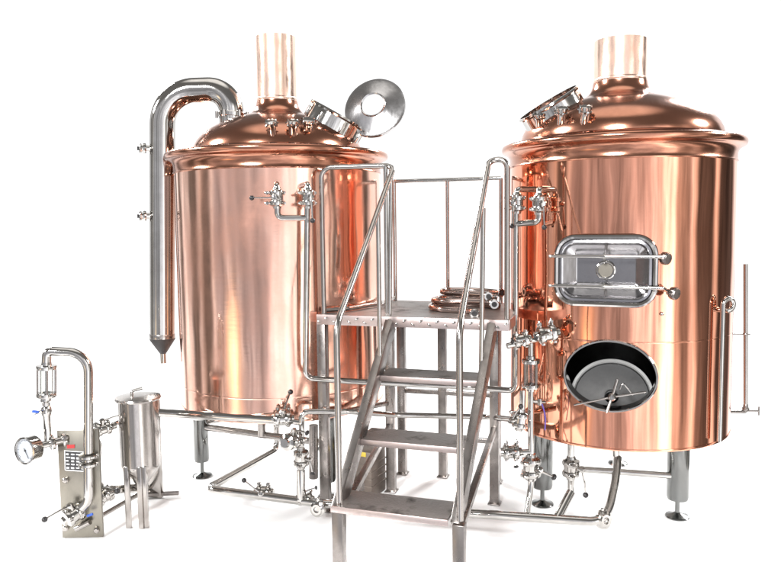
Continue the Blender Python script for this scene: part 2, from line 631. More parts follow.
def rr_loft(mb, rings):
    """rings: (half width, half height, radius, depth)"""
    vs, fs = [], []
    for hw, hh, r, d in rings:
        for a, b in rrect(hw, hh, r):
            vs.append(DC + dt * a + UP * b + dn * d)
    n = 44
    for i in range(len(rings) - 1):
        for k in range(n):
            k2 = (k + 1) % n
            fs.append([i * n + k, i * n + k2, (i + 1) * n + k2, (i + 1) * n + k])
    return mb.add(vs, fs), n


DW, DH = .283, .206
dr, n_ = rr_loft(MB(), [(DW - .012, DH - .012, .108, -.15), (DW - .012, DH - .012, .108, .0), (DW - .004, DH - .004, .116, .004), (DW, DH, .12, .014), (DW - .004, DH - .004, .116, .025),
                        (DW - .014, DH - .014, .106, .029), (DW - .026, DH - .026, .094, .024), (DW - .030, DH - .030, .09, .012)])
door = dr.build('side_door', steel, kr)
pn, n_ = rr_loft(MB(), [(DW - .028, DH - .028, .092, .012), (DW - .034, DH - .034, .086, .022), (DW - .046, DH - .046, .074, .025), (DW - .056, DH - .056, .064, .019),
                        (.165, .080, .006, -.040), (.160, .076, .004, -.043), (.06, .04, .004, -.043), (.001, .001, .0004, -.043)])
pn.build('door_panel', doorM, door, sharp=20)
mb = MB()
mb.ring(DC - dn * .036, dn, .047, .009, 48)
mb.build('peephole_ring', steel, door)
MB().lathe([(.045, -.034), (0, -.034)], DC, dn, n=40).build('peephole', panelM, door)
for zz, ku, kv in ((.082, 664, 258), (-.088, 672.5, 293)):
    b0 = DC + dt * -(-DW - .03) if False else DC
    a_ = DC - dt * (DW + .014) * (1 if dt.x > 0 else -1) + UP * zz + dn * .045
    b_ = DC + dt * (DW + .030) * (1 if dt.x > 0 else -1) + UP * zz + dn * .045
    mid = DC + UP * zz + dn * .045
    br = MB()
    br.sweep([a_, a_ + (mid - a_) * .08, mid - (mid - a_) * .1, mid, mid + (b_ - mid) * .1, b_], [.007, .009, .010, .013, .010, .010], 12)
    br.sphere(a_, .011, 10)
    br.cyl(a_, a_ - dn * .12, .009, n=10)
    br.cyl(mid + UP * .022, mid - UP * .022, .007, n=10)
    br.cyl(mid, mid - dn * .085, .008, n=10)
    bo = br.build('locking_bar', steel, door)
    kp = hit(KR, RR + .095, ku, kv)[0]
    kd = (dt * (1 if dt.x > 0 else -1) * .85 + dn * .55 - UP * .15).normalized()
    kb = MB()
    kb.lathe([(0, -.03), (.017, -.03), (.019, -.012), (.033, -.008), (.036, 0), (.036, .022), (.030, .030), (0, .032)], kp, kd, n=10)
    kb.cyl(b_, kp - kd * .02, .008, n=10)
    kb.cyl(kp - kd * .02, kp - dn * .09, .008, n=10)
    kb.build('knob', steelD, bo, sharp=25)

# manway on the right dome
axm = V((-.52, -.10, .85)).normalized()
pm = A(556, 117, 4.62) - axm * .085
ro = .20
mw = MB().lathe([(ro * .93, .02), (ro * .93, .165), (ro * 1.04, .17), (ro * 1.06, .18), (ro * 1.04, .192), (ro * .985, .192), (ro * .985, .175), (ro, .16), (ro, -.02)],
                pm, axm, n=72).build('manway_collar', steel, kr)
stub(kr, dome_hit(kr, KR, 585, 119), (-.02, -.45, .9))
stub(kr, dome_hit(kr, KR, 562, 120), (-.08, -.45, .9))
stub(kr, dome_hit(kr, KR, 541, 122), (-.2, -.5, .85), .032, .06, 'manway_latch')
# stubs below the right kettle
pp = A(616, 452, 4.36)
MB().cyl(V((pp.x, pp.y, .36)), V((pp.x, pp.y, ZBR - .01)), .022).build('drain_stub', steel, kr)
# rivet-like temperature pocket under the door
pp, _ = hit(KR, RR + .008, 662, 314)
mb = MB(); mb.sphere(pp, .011); mb.build('plug', steelB, kr)

# ------------------------------------------------------------------ vapour pipe at the far left
YV = 5.14
vp = thing('vapour_pipe', 'thick polished steel vapour pipe arching off a dome down to a black cone', 'pipe', (A(162, 340, YV).x, YV, .98))
RV = .089
pth = [A(162.5, 338, YV), A(162.5, 91.5, YV), A(230, 89.5, YV), A(233, 135, YV - .02)]
MB().sweep(fillet(pth, [0, .25, .24, 0], 16), RV, 36, caps=False).build('tube', steel, vp)
b0 = A(162.5, 338, YV)
cn = MB().lathe([(RV * .98, .002), (RV * 1.02, 0), (RV * 1.0, -.012), (.022, -.115), (0, -.115)], b0, n=40).build('cone', rubber, vp)
MB().lathe([(.021, -.105), (.021, -.185), (.016, -.185), (.016, -.11)], b0, n=20).build('outlet', steel, cn)
MB().lathe([(RV * 1.005, -.004), (RV * 1.02, .004), (RV * 1.02, .03), (RV * 1.005, .034)], b0, n=40).build('seam_band', steelB, vp)
fl = A(232, 115, YV)
f_ = MB().lathe([(RV * .9, -.02), (RV * 1.1, -.02), (RV * 1.16, -.012), (RV * 1.16, .012), (RV * 1.1, .02), (RV * .9, .02)], fl, (.06, 0, 1), n=40).build('flange', steel, vp)
for k in range(6):
    mb = MB()
    a = k * PI / 3 + .2
    p = fl + V((math.cos(a), math.sin(a), 0)) * RV * 1.2
    mb.cyl(p - UP * .024, p + UP * .024, .010, n=8)
    mb.build('flange_bolt', steelB, f_)
for v in (149, 216):
    p = V((A(162.5, v, YV).x, YV, A(162.5, v, YV).z)) + V((-.93, -.37, 0)) * (RV - .008)
    o = MB().lathe([(.024, 0), (.024, .03), (.036, .03), (.039, .04), (.036, .05), (.027, .052), (.027, .058), (.034, .06), (.036, .07), (.028, .078), (.012, .08), (0, .08)],
                   p, (-.93, -.37, 0), n=20).build('side_port', steel, vp)
    MB().lathe([(.013, .08), (.014, .09), (0, .09)], p, (-.93, -.37, 0), n=14).build('port_plug', black, o)

# ------------------------------------------------------------------ stair platform
TH = -math.radians(18)
P0 = V((-.313, 3.45, 0))
SM = M.Translation(P0) @ M.Rotation(TH, 4, 'Z')


def W(x, y, z):
    return SM @ V((x, y, z))


ZP = 1.268
st = thing('stair_platform', 'grey steel work platform with open treads and tube handrails between two kettles', 'platform', SM)
poly = [(-.443, .86), (.762, .86), (.762, 1.22), (.63, 1.55), (.60, 1.74), (-.22, 1.74), (-.21, 1.36), (-.32, 1.06), (-.443, .93)]


def wprism(poly, z0, z1):
    mb = MB().prism(poly, z0, z1)
    mb.v = [SM @ v for v in mb.v]
    return mb


def inset(poly, d):
    n = len(poly); out = []
    for i in range(n):
        p, a, b = V(poly[i]), V(poly[i - 1]), V(poly[(i + 1) % n])
        e1, e2 = (p - a).normalized(), (b - p).normalized()
        n1, n2 = V((-e1.y, e1.x)), V((-e2.y, e2.x))
        m = (n1 + n2).normalized()
        out.append(tuple(p + m * d / max(.4, m.dot(n1))))
    return out


def wbar(mb, a, b, w, h, up=(0, 0, 1), bev=.003):
    return mb.bar(W(*a), W(*b), w, h, (SM.to_3x3() @ V(up)), bev)


wprism(inset(poly, .006), ZP - .012, ZP + .002).build('deck', treadM, st)
ed = MB()
n = len(poly)
ip = inset(poly, .004)
for i in range(n):
    a, b = ip[i], ip[(i + 1) % n]
    a, b = V((*a, ZP - .028)), V((*b, ZP - .028))
    d = (b - a).normalized()
    wbar(ed, a + d * .004, b - d * .004, .008, .062, bev=.002)
eo = ed.build('deck_edge', edgeM, st)
for k in range(24):
    sd = MB()
    x = -.425 + 1.17 * k / 23
    sg_ = 1 if k % 2 else -1
    c = W(x, .8585, ZP - .028 + .010 * sg_)
    ax_ = SM.to_3x3() @ V((.8, 0, .6 * sg_))
    sd.lathe([(0, -.016), (.004, -.012), (.0065, 0), (.004, .012), (0, .016)], c, ax_, n=12)
    sd.build('stud', steel, eo)

TR = [(0.0, .0, .427), (.0195, .322, .675), (.035, .621, .961)]
TW, TD = .60, .235
for x, y, z in TR:
    o = wprism([(x + .004, y + .003), (x + TW - .004, y + .003), (x + TW - .004, y + TD), (x + .004, y + TD)], z - .012, z).build('tread', treadM, st)
    e = MB()
    wbar(e, (x, y, z - .013), (x + TW, y, z - .013), .008, .032)
    e.build('nosing', edgeM, o)
# stringers
for x in (.012, .628):
    mb = MB()
    wbar(mb, (x, .06, .375), (x + .035, .86, 1.225), .045, .10, (0, -.7, .7))
    mb.build('stringer', steelD, st)
# stair legs and platform legs
for x, y, zt in ((.03, .035, .405), (.648, .035, .405), (-.415, .895, 1.21), (-.112, 1.325, 1.21), (.60, 1.31, 1.21), (-.14, 1.68, 1.21), (.16, 1.70, 1.21), (.55, 1.70, 1.21)):
    mb = MB()
    wbar(mb, (x, y, .008), (x, y, zt), .058, .058, (0, 1, 0), .004)
    o = mb.build('leg', steelD, st)
    mb = MB()
    wbar(mb, (x - .04, y, .005), (x + .04, y, .005), .08, .009)
    mb.build('foot_plate', steelD, o)
# braces
for a, b, w in (((-.112, 1.30, .42), (.60, 1.29, .42), .03), ((-.112, 1.30, .46), (.05, .06, .40), .036), ((.60, 1.29, .50), (.65, .06, .38), .036),
                ((-.14, 1.68, .62), (.55, 1.70, .62), .03), ((-.415, .895, .62), (-.112, 1.325, .62), .03), ((-.14, 1.68, 1.19), (.55, 1.70, 1.19), .04),
                ((-.112, 1.325, 1.17), (.60, 1.31, 1.17), .04)):
    mb = MB()
    wbar(mb, a, b, w, w)
    mb.build('brace', steelD, st)
# handrails
RT = .0175


def wtube(pts, r, bend=.06):
    return MB().tube([W(*p) for p in pts], r, bend)


ZR = 2.18
wtube([(-.405, .90, ZP), (-.405, .90, ZR), (.055, .95, ZR), (.035, .035, 1.335), (.035, .035, .42)], .0165, .065).build('handrail', steelB, st)
wtube([(.74, .91, ZP), (.74, .91, ZR + .008), (.635, .91, ZR + .008), (.652, .035, 1.335), (.652, .035, .42)], .0165, .07).build('handrail', steelB, st)
for a, b in (((.0, .935, ZP), (.0, .94, ZR)), ((.02, .925, ZP), (.035, .945, ZR)), ((.045, .66, .96), (.045, .66, 1.89)), ((.635, .66, .96), (.648, .66, 1.91)),
             ):
    wtube([a, b], .0135).build('baluster', steel, st)
wtube([(-.19, 1.71, ZR - .05), (.575, 1.71, ZR - .05)], .0145).build('guard_rail', steel, st)
for x in (-.19, .20, .575):
    wtube([(x, 1.71, ZP), (x, 1.71, ZR - .05)], .0135).build('guard_post', steel, st)
mb = MB()
for a, b in (((-.20, 1.71), (-.19, 1.36)), ((-.19, 1.36), (-.30, 1.05)), ((-.30, 1.05), (-.41, .93))):
    mb.tube([W(*a, ZP + .022), W(*b, ZP + .022)], .014)
mb.build('kick_rail', steelB, st)

# ------------------------------------------------------------------ hoses on the deck
def smooth(pts, k=9):
    pts = [V(p) for p in pts]
    q = [pts[0] * 2 - pts[1]] + pts + [pts[-1] * 2 - pts[-2]]
    out = []
    for i in range(1, len(q) - 2):
        a, b, c, d = q[i - 1:i + 3]
        for j in range(k):
            t = j / k
            out.append(.5 * ((2 * b) + (c - a) * t + (2 * a - 5 * b + 4 * c - d) * t * t + (3 * b - a - 3 * c + d) * t ** 3))
    return out + [q[-2]]


for zz, xy, lab in (
        (.022, ((.535, .985), (.52, 1.06), (.43, 1.125), (.28, 1.16), (.195, 1.26), (.22, 1.39), (.34, 1.455), (.48, 1.45), (.60, 1.37)), 'brown hose lying lowest on the deck, its open end facing the steps'),
        (.066, ((.635, 1.09), (.61, 1.17), (.46, 1.20), (.30, 1.20), (.205, 1.29), (.24, 1.42), (.38, 1.48), (.50, 1.50), (.56, 1.53)), 'brown hose lying on top of another, its open end turned to the arched handrail'),
        (.110, ((.585, 1.17), (.555, 1.25), (.38, 1.285), (.26, 1.33), (.265, 1.42), (.40, 1.47), (.54, 1.455), (.62, 1.40)), 'topmost brown hose of the coiled stack on the deck')):
    pts = smooth([W(x, y, ZP + zz + .004 * math.sin(9 * x + 50 * zz)) for x, y in xy])
    hs = thing('coiled_hose', lab, 'hose', tuple(pts[0]), 'hoses coiled on the platform')
    MB().sweep(pts, .0205, 16).build('hose', hoseM, hs)
    for p, q in ((pts[0], pts[1]), (pts[-1], pts[-2])):
        ax = (p - q).normalized()
        MB().lathe([(.012, -.03), (.021, -.03), (.022, 0), (.029, .002), (.030, .012), (.026, .016), (.015, .016), (.013, .002), (.012, -.02)], p, ax, n=24).build('coupling', steel, hs)
        MB().lathe([(.0165, .0165), (0, .0165)], p, ax, n=20).build('bore_shade', black, hs)  # black disc put in for the shade inside the open hose end

# ------------------------------------------------------------------ valves
def valve_proto():
    t = thing('butterfly_valve', 'x', 'valve', (0, 0, 0), 'butterfly valves on the pipework')
    MB().lathe([(0, -.022), (.034, -.022), (.038, -.016), (.038, .016), (.034, .022), (0, .022)], n=28).build('valve_body', steel, t)
    for s in (-1, 1):
        c = MB().lathe([(.0, .014), (.038, .014), (.045, .017), (.047, .025), (.047, .034), (.045, .042), (.038, .045), (.027, .051), (.0235, .064), (.0, .064)], (0, 0, 0), (0, 0, s), n=28)
        c.box(M.Translation((0, -.05, s * .031)), .016, .022, .016, .002)
        c.box(M.Translation((0, .047, s * .031)), .014, .014, .016, .002)
        o = c.build('clamp', steel, t)
        w = MB()
        w.cyl((.0, -.055, s * .031), (.03, -.055, s * .031), .005, n=8)
        w.lathe([(0, 0), (.011, .001), (.012, .012), (.007, .018), (0, .018)], (.018, -.055, s * .031), (1, 0, 0), n=10)
        w.box(M.Translation((.03, -.055, s * .031)), .008, .038, .010, .003)
        w.build('wing_nut', steel, o)
    h = MB()
    h.lathe([(0, .028), (.014, .028), (.014, .05), (.019, .052), (.019, .068), (.012, .074), (0, .075)], (0, 0, 0), (1, 0, 0), n=16)
    h.sweep([V((.06, 0, 0)), V((.064, .03, 0)), V((.072, .06, 0)), V((.078, .125, 0))], [.0075, .0065, .0055, .0045], 10)
    hd = h.build('handle', steel, t)
    MB().sphere((.079, .137, 0), .0155).build('knob', black, hd)
    return t


VP = valve_proto()
VPused = [False]


def valve(p, axis, stem, label, hang=0.0, s=1.0, hl=1.0):
    o = VP if not VPused[0] else copy_tree(VP)
    VPused[0] = True
    o.matrix_basis = axes(p, stem, axis) @ M.Scale(s, 4)
    tag(o, label, 'valve')
    for c in o.children:
        if c.name.startswith('handle'):
            c.rotation_euler = (hang, 0, 0)
            c.scale = (1, hl, 1)
    return o


X, Y, Z = V((1, 0, 0)), V((0, 1, 0)), V((0, 0, 1))
# spray valves at the top of each kettle
YA = 4.33
valve(A(277, 198, YA), (0, .0, 1), (0, -1, 0), 'valve with its black knob lever stuck out sideways on pale copper', hang=PI, s=1.0)
valve(A(308, 198, YA), (0, .0, 1), (.45, -1, 0), 'valve just left of the handrail post, its lever hanging down', hang=-PI / 2, s=1.0)
valve(A(517, 203, 4.30), (0, 0, 1), (-.6, -1, 0), 'valve beside the arched handrail at the top of a kettle', hang=-PI / 2, s=1.0)
valve(A(539, 204, 4.22), (0, 0, 1), (.2, -1, 0), 'valve with hanging knob against orange copper, above left of the rectangular door', hang=-PI / 2, s=1.0)


def pipe(name, label, runs, r=.0195, bend=.055, m=None, stubs=(), n=16):
    """runs: list of polylines of world points; one pipe assembly"""
    mb = MB()
    for pts in runs:
        mb.tube(pts, r, bend, n)
    for p, ax in stubs:
        mb.lathe([(r * 1.02, -.018), (r * 1.9, -.012), (r * 2.1, -.006), (r * 2.1, .006), (r * 1.9, .012), (r * 1.02, .018)], p, ax, n=24)
    o = mb.build(name, m or steel, None, org=tuple(runs[0][0]))
    return tag(o, label, 'pipe')


# branches into the kettle walls behind the four valves
def into(K, R, p):
    d = V((K.x - p.x, K.y - p.y, 0))
    return p + d * (1 - (R - .01) / d.length)


pa, pb, pc_, pe = A(277, 190, YA), A(308, 190, YA), A(517, 195, 4.30), A(539, 195, 4.22)
pipe('crossover_pipe', 'long thin steel pipe dropping from upper valves, crossing behind the treads between both kettles',
     [[A(307.5, 206, YA), A(305.5, 378, YA), A(345, 381, 4.42), A(470, 387, 4.47), A(515.5, 391, 4.30), A(516, 212, 4.30)],
      [A(277.5, 206, YA), A(277.5, 218, YA), A(306.5, 218, YA)],
      [A(539, 212, 4.22), A(539, 222, 4.22), A(516, 224, 4.30)],
      [pb - Z * .02, pb + Z * .035, into(KL, RL, pb + Z * .035)], [pa - Z * .02, pa + Z * .035, into(KL, RL, pa + Z * .035)],
      [pc_ - Z * .02, pc_ + Z * .035, into(KR, RR, pc_ + Z * .035)], [pe - Z * .02, pe + Z * .035, into(KR, RR, pe + Z * .035)]],
     r=.0185, bend=.05)

# ---- lower left cluster
YB = 4.33
valve(A(283, 419, 4.36), (1, .1, -.02), (-.1, -.6, .8), 'valve with upright black knob lever in front of a kettle base', hang=PI - .3, s=1.1)
valve(A(291, 441, 4.27), (-.5, -1, 0.1), (.3, 0, 1), 'valve with round open mouth facing the viewer below a kettle', hang=PI, hl=.6, s=1.15)
valve(A(301, 458, YB), (0, 0, 1), (1, -.5, 0), 'valve on a short upright pipe left of the platform legs', hang=-PI / 2, hl=.6, s=1.05)
valve(A(264, 492, 4.44), (1, -.12, -.02), (-.2, -1, .2), 'valve lying on the low floor pipe, its handle pointing down', hang=-2.2, s=1.0)
valve(A(305, 499, 4.32), (1, -.12, -.02), (.1, -.3, 1), 'valve on the floor pipe beside the lowest tread', hang=1.9, hl=.6, s=.9)
pipe('transfer_pipe', 'thick straight steel pipe running from behind the strainer to a kettle base',
     [[A(149, 412, 4.66), A(276, 420, 4.37)]], r=.027)
pipe('return_pipe', 'thin steel pipe bending behind the stringer at mid height, below the treads',
     [[A(301.5, 446, YB), A(301.5, 411.5, YB), A(352, 411.5, 4.40), A(396, 415, 4.62), A(487, 417, 4.62), A(519, 420, 4.18)],
      [A(290, 421, 4.36), A(301.5, 423, YB)], [A(291, 441, 4.28), A(301.5, 442, YB)]], r=.0185, bend=.045)
ZF = .115
fp = lambda u, v: A(u, v, 5.0)
def onz(u, v, z):
    d = ray(u, v)
    return V((0, 0, CZ)) + d * ((z - CZ) / d.z)
pipe('floor_pipe', 'thick steel drain pipe with a sharp bend, low over the floor and under the steps',
     [[onz(277, 450, ZF) + Z * .40, onz(277, 450, ZF), onz(207, 489, ZF), onz(318, 503, ZF), onz(465, 513, ZF), onz(600, 522, ZF), onz(609, 510, ZF + .03), onz(616, 478, .26), V((pp.x - .12, 4.36, .35))],
      [A(301, 470, YB), onz(301, 501, ZF)],
      [onz(571, 492, .235), onz(557, 519, ZF)],
      ], r=.0265, bend=.07)
pipe('standpipe', 'short dark upright pipe behind the valves, capped at its foot', [[A(313.5, 425, 4.55), A(313.5, 478, 4.55)]], r=.03, m=steelD)
# end clamps
def endcap(u, v, z, ax, label, s=1.0):
    p = onz(u, v, z)
    mb = MB().lathe([(0, -.03), (.03, -.03), (.03, -.012), (.045, -.010), (.047, 0), (.045, .012), (.034, .016), (.03, .024), (.018, .024), (.015, .016), (0, .014)], p, ax, n=28)
    o = mb.build('clamp_cap', steel, None, org=tuple(p))
    o.scale = (s, s, s)
    tag(o, label, 'pipe cap', 'clamp caps on the floor pipe')
    w = MB()
    x, y = frame(V(ax))
    w.box(M.Translation(p + y * .055 * 1), .016, .018, .03, .003)
    w.cyl(p + y * .055 - x * .03, p + y * .055 + x * .03, .006, n=8)
    w.build('wing_nut', steel, o)
    return o
endcap(318, 509, .10, (-.35, -1, .12), 'round clamp cap on the floor pipe by the front step leg', 1.05)
endcap(603, 520, ZF, (.5, -1, .15), 'large round clamp cap at the floor pipe corner below a kettle', 1.15)

# ---- right cluster
YC = 4.14
def sight_glass(a, b, r, label):
    a, b = V(a), V(b)
    ax = (b - a).normalized()
    L = (b - a).length
    t = thing('sight_glass', label, 'sight glass', tuple(b))
    MB().lathe([(r * .80, .012), (r * .80, L - .012), (r * .62, L - .012), (r * .62, .012), (r * .80, .012)], a, ax, n=32).build('glass', glassM, t)
    for p, s in ((a, 1), (b, -1)):
        MB().lathe([(0, -.03), (r * .55, -.03), (r * .6, -.012), (r * 1.12, -.010), (r * 1.18, -.002), (r * 1.12, .012), (r * .82, .014), (r * .7, .014), (0, .0)], p, ax * s, n=32).build('clamp', steel, t)
    x, y = frame(ax)
    for k in range(4):
        q = k * PI / 2 + .5
        d = (x * math.cos(q) + y * math.sin(q)) * r * .98
        MB().cyl(a + d, b + d, .0062, n=8).build('tie_rod', steelD, t)
    return t


sight_glass(A(531, 361, YC), A(531, 386, YC), .046, 'glass tube between clamps against orange copper, left of the oval manhole')
valve(A(547, 334, YC - .02), (1, .1, .2), (-.2, -1, .2), 'valve on a slanted rod above the sight glass of a kettle', hang=-1.5, hl=.6, s=1.15)
valve(A(521, 340, YC - .03), (1, .1, .18), (.1, -1, -.2), 'valve with handle down where the slanted pipe leaves the steps', hang=-2.0, hl=.6, s=.95)
pipe('sample_pipe', 'slanted steel pipe with a plain end, touching the kettle left of the oval manhole', [[A(507, 346, YC - .05), A(559, 334.5, YC + .02)], [A(531, 343, YC), A(531, 356, YC)]], r=.017)
pipe('upright_pipe', 'upright steel pipe under the sight glass, reaching the floor pipe', [[A(531, 390, YC), A(531, 488, YC), onz(527, 513, ZF)],
     [A(523, 390, YC - .02), A(522, 426, YC - .02)], [A(531, 452, YC), A(512, 453, YC)]], r=.0185)
valve(A(520, 420, YC - .03), (.15, 0, 1), (-1, -.5, 0), 'valve on the kettle edge with its knob lever to the left', hang=.9, s=1.0)
valve(A(511, 452, YC), (1, .05, 0), (0, -1, .3), 'valve with upright lever beside the right-hand stringer', hang=.1, hl=.6, s=1.0)
valve(A(531, 467, YC), (0, 0, 1), (.6, -1, 0), 'large valve on the upright pipe in front of a kettle leg', hang=-.5, hl=.6, s=1.25)
valve(A(571, 468, 4.30), (0, 0, 1), (1, -.5, 0), 'valve under the kettle edge with its thin lever hanging straight down', hang=-PI / 2, s=1.15)
pipe('outlet_pipe', 'short upright outlet pipe below the kettle, left of the oval manhole', [[A(571, 444, 4.30), A(571, 491, 4.30)]], r=.021)
pipe('branch_pipe', 'level steel pipe under the kettle ending beside its front leg', [[A(577, 469, 4.30), A(676, 476, 4.25), A(680, 455, 4.25)]], r=.02, bend=.04)
# needle valve with purple wire
p = A(540, 402, YC - .02)
nv = thing('needle_valve', 'tiny needle valve with a purple wire dangling from it', 'valve', tuple(p))
mb = MB(); mb.cyl(A(531, 401, YC), p, .009, n=10); mb.lathe([(0, -.018), (.014, -.018), (.016, 0), (.012, .02), (0, .02)], p, (0, 0, 1), n=12); mb.cyl(p, p + V((.03, -.02, .004)), .006, n=8)
mb.build('valve_body', steel, nv)
MB().tube([p + V((.01, -.01, -.01)), A(544, 410, YC - .05), A(545.5, 418, YC - .04), A(545, 430, YC - .02)], .004, .02, 8).build('wire', purpleM, nv)

# ---- far right: hooked pipe and level tube
def hitx(u, v, R):
    return hit(KR, R, u, v)[0]
hk = []
base = hitx(723, 440, RR + .04)
top = hitx(723, 305, RR + .04)
side = V((-math.sin(ath), 0, 0))
c_ = top + V((.035, .0, .005))
pts = [V((top.x, top.y, base.z)), V((top.x, top.y, top.z))]
for k in range(1, 13):
    a = PI - k * (1.45 * PI) / 12
    pts.append(V((top.x + .036 + .036 * math.cos(a), top.y + .012 * (1 - math.cos(PI - a)) , top.z + .036 * math.sin(a))))
pts.append(into(KR, RR, pts[-1]))
o = MB().sweep(pts, .0145, 14).build('hooked_pipe', steel, None, org=tuple(pts[0]))
tag(o, 'thin upright steel pipe hooked over at its top, on the kettle edge', 'pipe')
YT = 4.72
lt = thing('level_tube', 'thin upright level gauge tube standing clear of the kettle at the far right', 'level gauge', tuple(A(745, 410, YT)))
MB().cyl(A(745.5, 405, YT), A(745.5, 264, YT), .0145, n=16).build('tube', steelB, lt)
b_ = MB()
p = A(745.5, 334, YT)
b_.bar(p + V((.03, 0, 0)), V((KR.x + RR - .005, YT, p.z)), .014, .012)
b_.ring(p, (0, 0, 1), .017, .006, 20)
b_.build('bracket', steelD, lt)
p = A(745.5, 409, YT)
mb = MB()
mb.lathe([(0, -.012), (.018, -.012), (.024, -.004), (.024, .008), (.017, .014), (.016, .03), (.012, .04), (0, .04)], p, n=20)
mb.tube([p, p - Z * .02, V((KR.x + RR - .01, YT, p.z - .02))], .011, .01)
mb.cyl(p + V((.0, 0, -.012)), p + V((.085, -.01, -.012)), .007, n=10)
mb.cyl(p + V((.085, -.01, -.042)), p + V((.085, -.01, .018)), .0055, n=8)
mb.build('tap', steelD, lt)
mb = MB()
mb.cyl(V((KR.x + RR + .012, YT - .02, A(733, 405, YT).z)), V((KR.x + RR + .012, YT - .02, A(733, 265, YT).z)), .006, n=8)
mb.build('back_rod', steelB, lt)

# ------------------------------------------------------------------ heat exchanger skid, strainer and loop at the left
YP = 4.20
a0, a1 = onz(62, 537, .012), onz(103, 536, .012)
ex = (a1 - a0); exl = ex.length; ex.normalize()
bk = V((.30, .955, 0)).normalized()
hx_ = thing('equipment_frame', 'grey steel equipment frame with a data plate on its tall front panel', 'frame', tuple((a0 + a1) / 2 - Z * .012))
zp = .655
mb = MB()
cen = (a0 + a1) / 2
mb.bar(V((cen.x, cen.y + .012, .004)), V((cen.x, cen.y + .012, zp)), exl, .022, (ex.y, -ex.x, 0), .004)
fpn = mb.build('front_panel', panelM, hx_)
fn = V((ex.y, -ex.x, 0)).normalized()  # towards the viewer
def onp(u, v, off=0.0):
    d = ray(u, v)
    o = V((0, 0, CZ))
    pn_ = V((cen.x, cen.y + .012, 0)) + fn * (.011 + off)
    return o + d * ((pn_ - o).dot(fn) / d.dot(fn))
rc = cen + bk * .66
mb = MB(); mb.bar(V((rc.x, rc.y, .004)), V((rc.x, rc.y, zp + .02)), .17, .03, bk, .004)
mb.build('rear_column', steelB, hx_)
for z, dx in ((.60, .0), (.07, .0)):
    a = cen + bk * .03 + ex * dx; b = cen + bk * .70 + ex * dx
    MB().cyl(V((a.x, a.y, z)), V((b.x, b.y, z)), .015, n=14).build('carrying_bar', steelB, hx_)
a = cen + bk * .62
mb = MB(); mb.bar(V((a.x - .10, a.y, .03)), V((a.x + .20, a.y + .03, .03)), .03, .022)
mb.build('foot_bar', steelD, hx_)
for u, v in ((66, 480), (66, 528), (97, 530), (66, 437)):
    p = onp(u, v)
    MB().lathe([(0, -.02), (.017, -.02), (.017, .012), (.012, .017), (0, .018)], p, fn, n=18).build('bolt', steelB, fpn)
p = onp(84, 525)
mb = MB(); mb.cyl(onp(76, 529, .012), onp(90, 522, .03), .016, n=14)
mb.build('port_stub', steelB, fpn)
# data plate
def quad(us, off, t):
    mb = MB()
    p = [onp(u, v, off) for u, v in us]
    q = [onp(u, v, 0) + fn * (off - t) for u, v in us]
    p = [x for x in p]
    mb.add(p + [x - fn * t for x in p], [[0, 1, 2, 3], [7, 6, 5, 4], [0, 4, 5, 1], [1, 5, 6, 2], [2, 6, 7, 3], [3, 7, 4, 0]])
    return mb
pt = quad([(64.2, 450.5), (86.5, 452), (86.8, 472), (64.8, 470.5)], .004, .004).build('data_plate', white, fpn)
quad([(65, 451.4), (86, 452.8), (86.2, 471), (65.5, 469.7)], .0055, .003).build('plate_field', inkM, pt)
rows = MB()
for r_ in range(5):
    y0 = 453.4 + r_ * 3.35
    for c in range(4):
        x0 = 66.2 + c * 5.0 + (random.random() - .5) * .6
        w_ = 2.2 + random.random() * 2.2
        hgt = 1.0 + random.random() * .9
        qd = quad([(x0, y0 + .06 * (x0 - 65)), (x0 + w_, y0 + .06 * (x0 + w_ - 65)), (x0 + w_, y0 + hgt + .06 * (x0 + w_ - 65)), (x0, y0 + hgt + .06 * (x0 - 65))], .0065, .002)
        rows.add(qd.v, qd.f)
rows.build('plate_lettering', white, pt)
quad([(67, 445.2), (74.5, 444.6), (74.5, 448), (67, 448.6)], .004, .003).build('red_emblem', redM, fpn)

# loop pipe with sight glass, clamp, gauge
YQ = 4.05
pipe('loop_pipe', 'steel pipe bent into an upside-down U above the data plate panel',
     [[A(82, 508, 4.02), A(88.5, 501, 4.02), A(88.3, 353, YQ), A(47, 351, YQ - .02), A(46.5, 362, YQ - .02)]], r=.0265, bend=.11,
     stubs=[(A(88.4, 456, 4.03), (0, 0, 1)), (A(88.4, 464, 4.03), (0, 0, 1))])
sight_glass(A(46.5, 367, YQ - .02), A(46.5, 395, YQ - .02), .048, 'glass tube between clamps under a bent pipe, above the pressure gauge')
bv = thing('ball_valve', 'small ball valve with a blue lever on the pipe under the sight glass', 'valve', tuple(A(46.5, 412, YQ - .02)))
p = A(46.5, 411, YQ - .02)
MB().lathe([(.018, .085), (.026, .08), (.030, .06), (.022, .05), (.021, .03), (.027, .02), (.03, 0), (.027, -.02), (.021, -.03), (.021, -.19), (0, -.19)], p, n=24).build('valve_body', steel, bv)
h = MB(); h.cyl(p, p + V((-.03, -.03, 0)), .01, n=10); h.bar(p + V((-.012, -.03, .004)), p + V((-.055, -.045, -.012)), .016, .008)
h.build('lever', steel, bv)
mb = MB(); mb.bar(p + V((-.028, -.032, .002)), p + V((-.06, -.045, .012)), .02, .012); mb.build('grip', blueM, bv)
